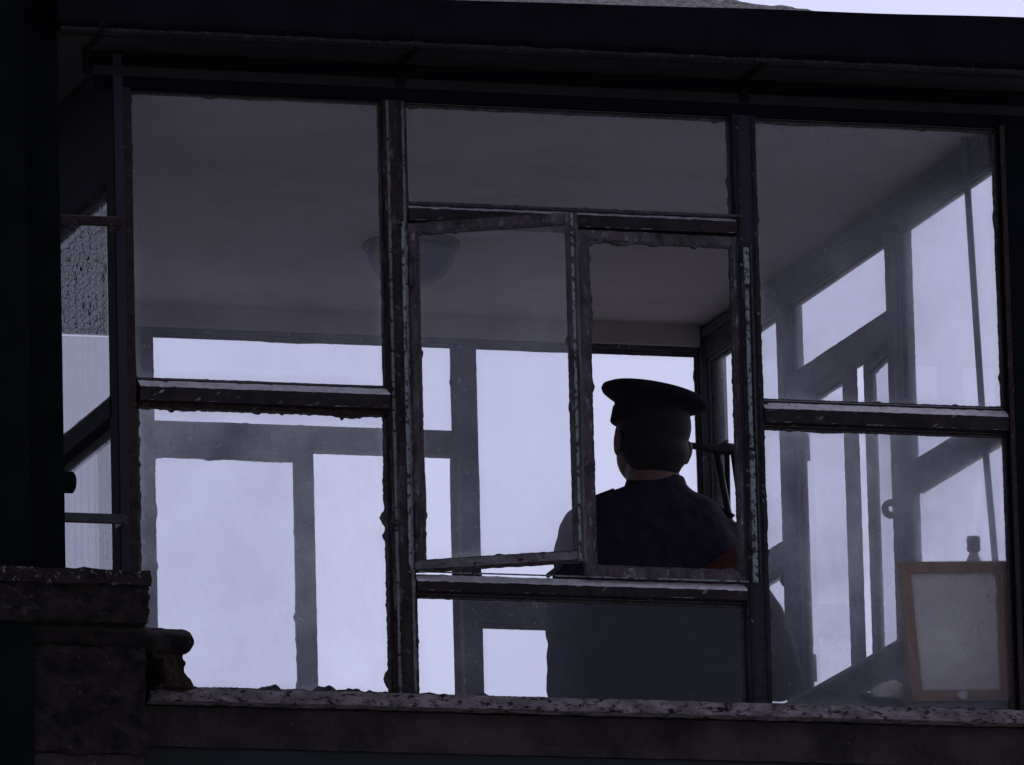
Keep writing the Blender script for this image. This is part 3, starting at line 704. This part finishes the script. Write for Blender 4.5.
# legs
for s in (-1, 1):
    h0 = Vector((hip.x+.085*s, YM, hip.z)); kn = Vector((hip.x+.105*s, YM+.015, FLOOR+.5)); an = Vector((hip.x+.115*s, YM-.01, FLOOR+.09))
    body.tube([h0+Vector((0, 0, .05)), h0-Vector((0, 0, .12)), kn, (kn+an)/2+Vector((0, -.015, .04)), an], [.085, .085, .055, .055, .04], 20)
    body.tube([an, an+Vector((.01*s, .06, -.05)), an+Vector((.02*s, .15, -.065))], [.038, .035, .028], 12)
person = remesh(body.obj('person', skin_m), .0058, 5)
tag(person, 'person seen from behind in dark uniform and peaked cap with a red armband', 'person')
for s in (-1, 1):
    q = MB(); q.ell(H(.03*s, .083, .008), (.011, .008, .008), HR); q.obj('eye', eye_m, person, smooth=True)
# hair: back and sides of the head
q = MB(); q.ell(H(0, -.018, .035), (.093, .098, .088), HR); q.ell(H(0, -.036, -.028), (.088, .072, .062), HR); q.ell(H(0, -.04, -.068), (.068, .052, .036), HR)
remesh(q.obj('hair', hair_m, person), .005, 22)
# peaked cap, tipped back and to the right
tilt = Matrix.Rotation(R(7), 3, Vector((0, 1, 0))) @ Matrix.Rotation(R(4), 3, Vector((1, 0, 0)))
CC = M_(651, 417)
def Cp(x, y, z): return CC+tilt @ (HR @ Vector((x, y, z)))
def cring(rx, ry, z, n=48, back=0): return [Cp(rx*math.cos(2*math.pi*k/n), back+ry*math.sin(2*math.pi*k/n), z) for k in range(n)]
q = MB(); q.loft([cring(.091, .104, -.03), cring(.094, .107, -.012), cring(.094, .108, .012), cring(.094, .108, .02), cring(.100, .114, .028), cring(.118, .13, .036), cring(.130, .141, .043), cring(.134, .145, .050), cring(.132, .143, .058), cring(.119, .132, .065), cring(.08, .09, .070), cring(.02, .02, .071)])
cap = q.obj('peaked_cap', cap_m, person, smooth=True)
q = MB(); q.loft([cring(.0955, .109, -.028), cring(.0965, .11, -.026), cring(.0965, .11, .008), cring(.0955, .109, .01)], False); q.obj('cap_band', cap_m, cap, smooth=True)
q = MB(); vr = []
for i in range(25):
    a = R(58)+R(64)*i/24; ex = .045*math.sin((i/24)*math.pi)**.7
    ro_, ri = 1, 1
    base = (.093*math.cos(a), .106*math.sin(a)); tip = ((.093+ex)*math.cos(a), (.106+ex)*math.sin(a))
    vr.append([Cp(*base, -.018), Cp(*tip, -.018-ex*.6), Cp(*tip, -.022-ex*.6), Cp(*base, -.023)])
q.loft(vr); q.obj('visor', visor_m, cap, smooth=True)
# tunic
q = MB(); torso(q, 0)
for k in arms: arm(q, k, 0)
c0 = M_(655, 487)
q.tube([M_(655, 520), c0, M_(654, 482)], [.108, .084, .068], 24)
q.ell(M_(585, 529), (.066, .07, .058)); q.ell(M_(720, 540), (.072, .07, .055))
tun = remesh(q.obj('tunic', cloth_m, person), .0085, 14)
# gentle folds
for v in tun.data.vertices:
    n_ = noise.fractal(Vector((v.co.x*11+v.co.z*4, v.co.y*9, v.co.z*7-v.co.x*3)), .8, 2, 3)
    v.co += Vector((v.normal.x, v.normal.y, 0))*n_*.010
q = MB(); q.loft([[tuple(Vector(p)) for p in ringe((c0.x, YM-.006, M_(655, 502).z), .092, .082)], ringe((c0.x, YM-.006, M_(655, 478).z), .071, .068), ringe((c0.x, YM-.006, M_(655, 478).z), .067, .063), ringe((c0.x, YM-.006, M_(655, 500).z), .079, .071)]); remesh(q.obj('collar', cloth_m, person), .004, 2)
for pa, pb in (((612, 493), (578, 506)), ((690, 497), (730, 520))):
    a, b = M_(*pa), M_(*pb); q = MB(); d = (b-a).normalized(); n_ = Vector((0, 1, 0)); u_ = d.cross(n_); u_ = u_ if u_.z > 0 else -u_
    q.loft([[a+n_*s*.028+u_*t for s, t in ((-1, .001), (1, .001), (1, .008), (-1, .008))], [b+n_*s*.034+u_*t for s, t in ((-1, .001), (1, .001), (1, .008), (-1, .008))]]); q.obj('shoulder_board', cap_m, person, .002)
# armband
pts = arms['r'][0]; q = MB(); a = pts[1].lerp(pts[2], -.12); b = pts[1].lerp(pts[2], .75)
q.tube([a+Vector((-.012, 0, 0)), a.lerp(b, .5)+Vector((-.012, 0, 0)), b+Vector((-.012, 0, 0))], [.080, .080, .077], 28, False); ab = q.obj('armband', red_m, person, smooth=True)
sm = ab.modifiers.new('s', 'SOLIDIFY'); sm.thickness = .003
# trousers and shoes
q = MB()
for s in (-1, 1):
    h0 = Vector((hip.x+.085*s, YM, hip.z)); kn = Vector((hip.x+.105*s, YM+.01, FLOOR+.5)); an = Vector((hip.x+.115*s, YM-.01, FLOOR+.06))
    q.tube([h0+Vector((0, 0, .08)), h0-Vector((0, 0, .12)), kn, (kn+an)/2, an], [.1, .1, .078, .075, .07], 20)
q.ell(Vector((hip.x, YM, hip.z)), (.17, .125, .14)); remesh(q.obj('trousers', cloth_m, person), .01, 5)
for s in (-1, 1):
    an = Vector((hip.x+.115*s, YM-.01, FLOOR)); q = MB(); q.ell(an+Vector((0, -.01, .045)), (.045, .055, .05)); q.ell(an+Vector((.012*s, .07, .035)), (.046, .1, .034)); q.ell(an+Vector((.02*s, .13, .03)), (.046, .06, .03))
    o = remesh(q.obj('shoe', visor_m, person), .006, 3)
    for v in o.data.vertices: v.co.z = max(v.co.z, FLOOR+.001)

# ------------------------------------------------------------------ light
SUN_EL, SUN_AZ = R(42), R(52)        # azimuth from +Y towards +X: behind and right of the cabin
w = bpy.data.worlds.new('World'); SC.world = w; w.use_nodes = True; nt = w.node_tree; nt.nodes.clear()
sky = nt.nodes.new('ShaderNodeTexSky'); sky.sky_type = 'NISHITA'; sky.sun_disc = False
sky.sun_elevation = SUN_EL; sky.sun_rotation = SUN_AZ; sky.air_density = 1.0; sky.dust_density = 4; sky.ozone_density = 1
hs = nt.nodes.new('ShaderNodeHueSaturation'); hs.inputs['Saturation'].default_value = .2; nt.links.new(sky.outputs[0], hs.inputs['Color'])
tint = nt.nodes.new('ShaderNodeMix'); tint.data_type = 'RGBA'; tint.blend_type = 'MULTIPLY'; tint.inputs[0].default_value = 1
nt.links.new(hs.outputs[0], tint.inputs[6]); tint.inputs[7].default_value = (.85, .87, 1.19, 1)
bg = nt.nodes.new('ShaderNodeBackground'); bg.inputs[1].default_value = .08; nt.links.new(tint.outputs[2], bg.inputs[0])
wo = nt.nodes.new('ShaderNodeOutputWorld'); nt.links.new(bg.outputs[0], wo.inputs[0])
sd = bpy.data.lights.new('sun', 'SUN'); sd.energy = .6; sd.angle = R(20); sd.color = (1, .96, .92)
so = bpy.data.objects.new('sun', sd); COL.objects.link(so)
sdir = Vector((math.sin(SUN_AZ)*math.cos(SUN_EL), math.cos(SUN_AZ)*math.cos(SUN_EL), math.sin(SUN_EL)))
so.rotation_euler = (-sdir).to_track_quat('-Z', 'Y').to_euler()

SC.view_settings.view_transform = 'Standard'; SC.view_settings.look = 'None'; SC.view_settings.exposure = .44; SC.view_settings.gamma = 1
SC.render.engine = 'CYCLES'
c = SC.cycles
c.use_denoising = True; c.max_bounces = 10; c.transparent_max_bounces = 32; c.diffuse_bounces = 6; c.glossy_bounces = 4; c.transmission_bounces = 6; c.sample_clamp_indirect = 4
c.caustics_reflective = False; c.caustics_refractive = False
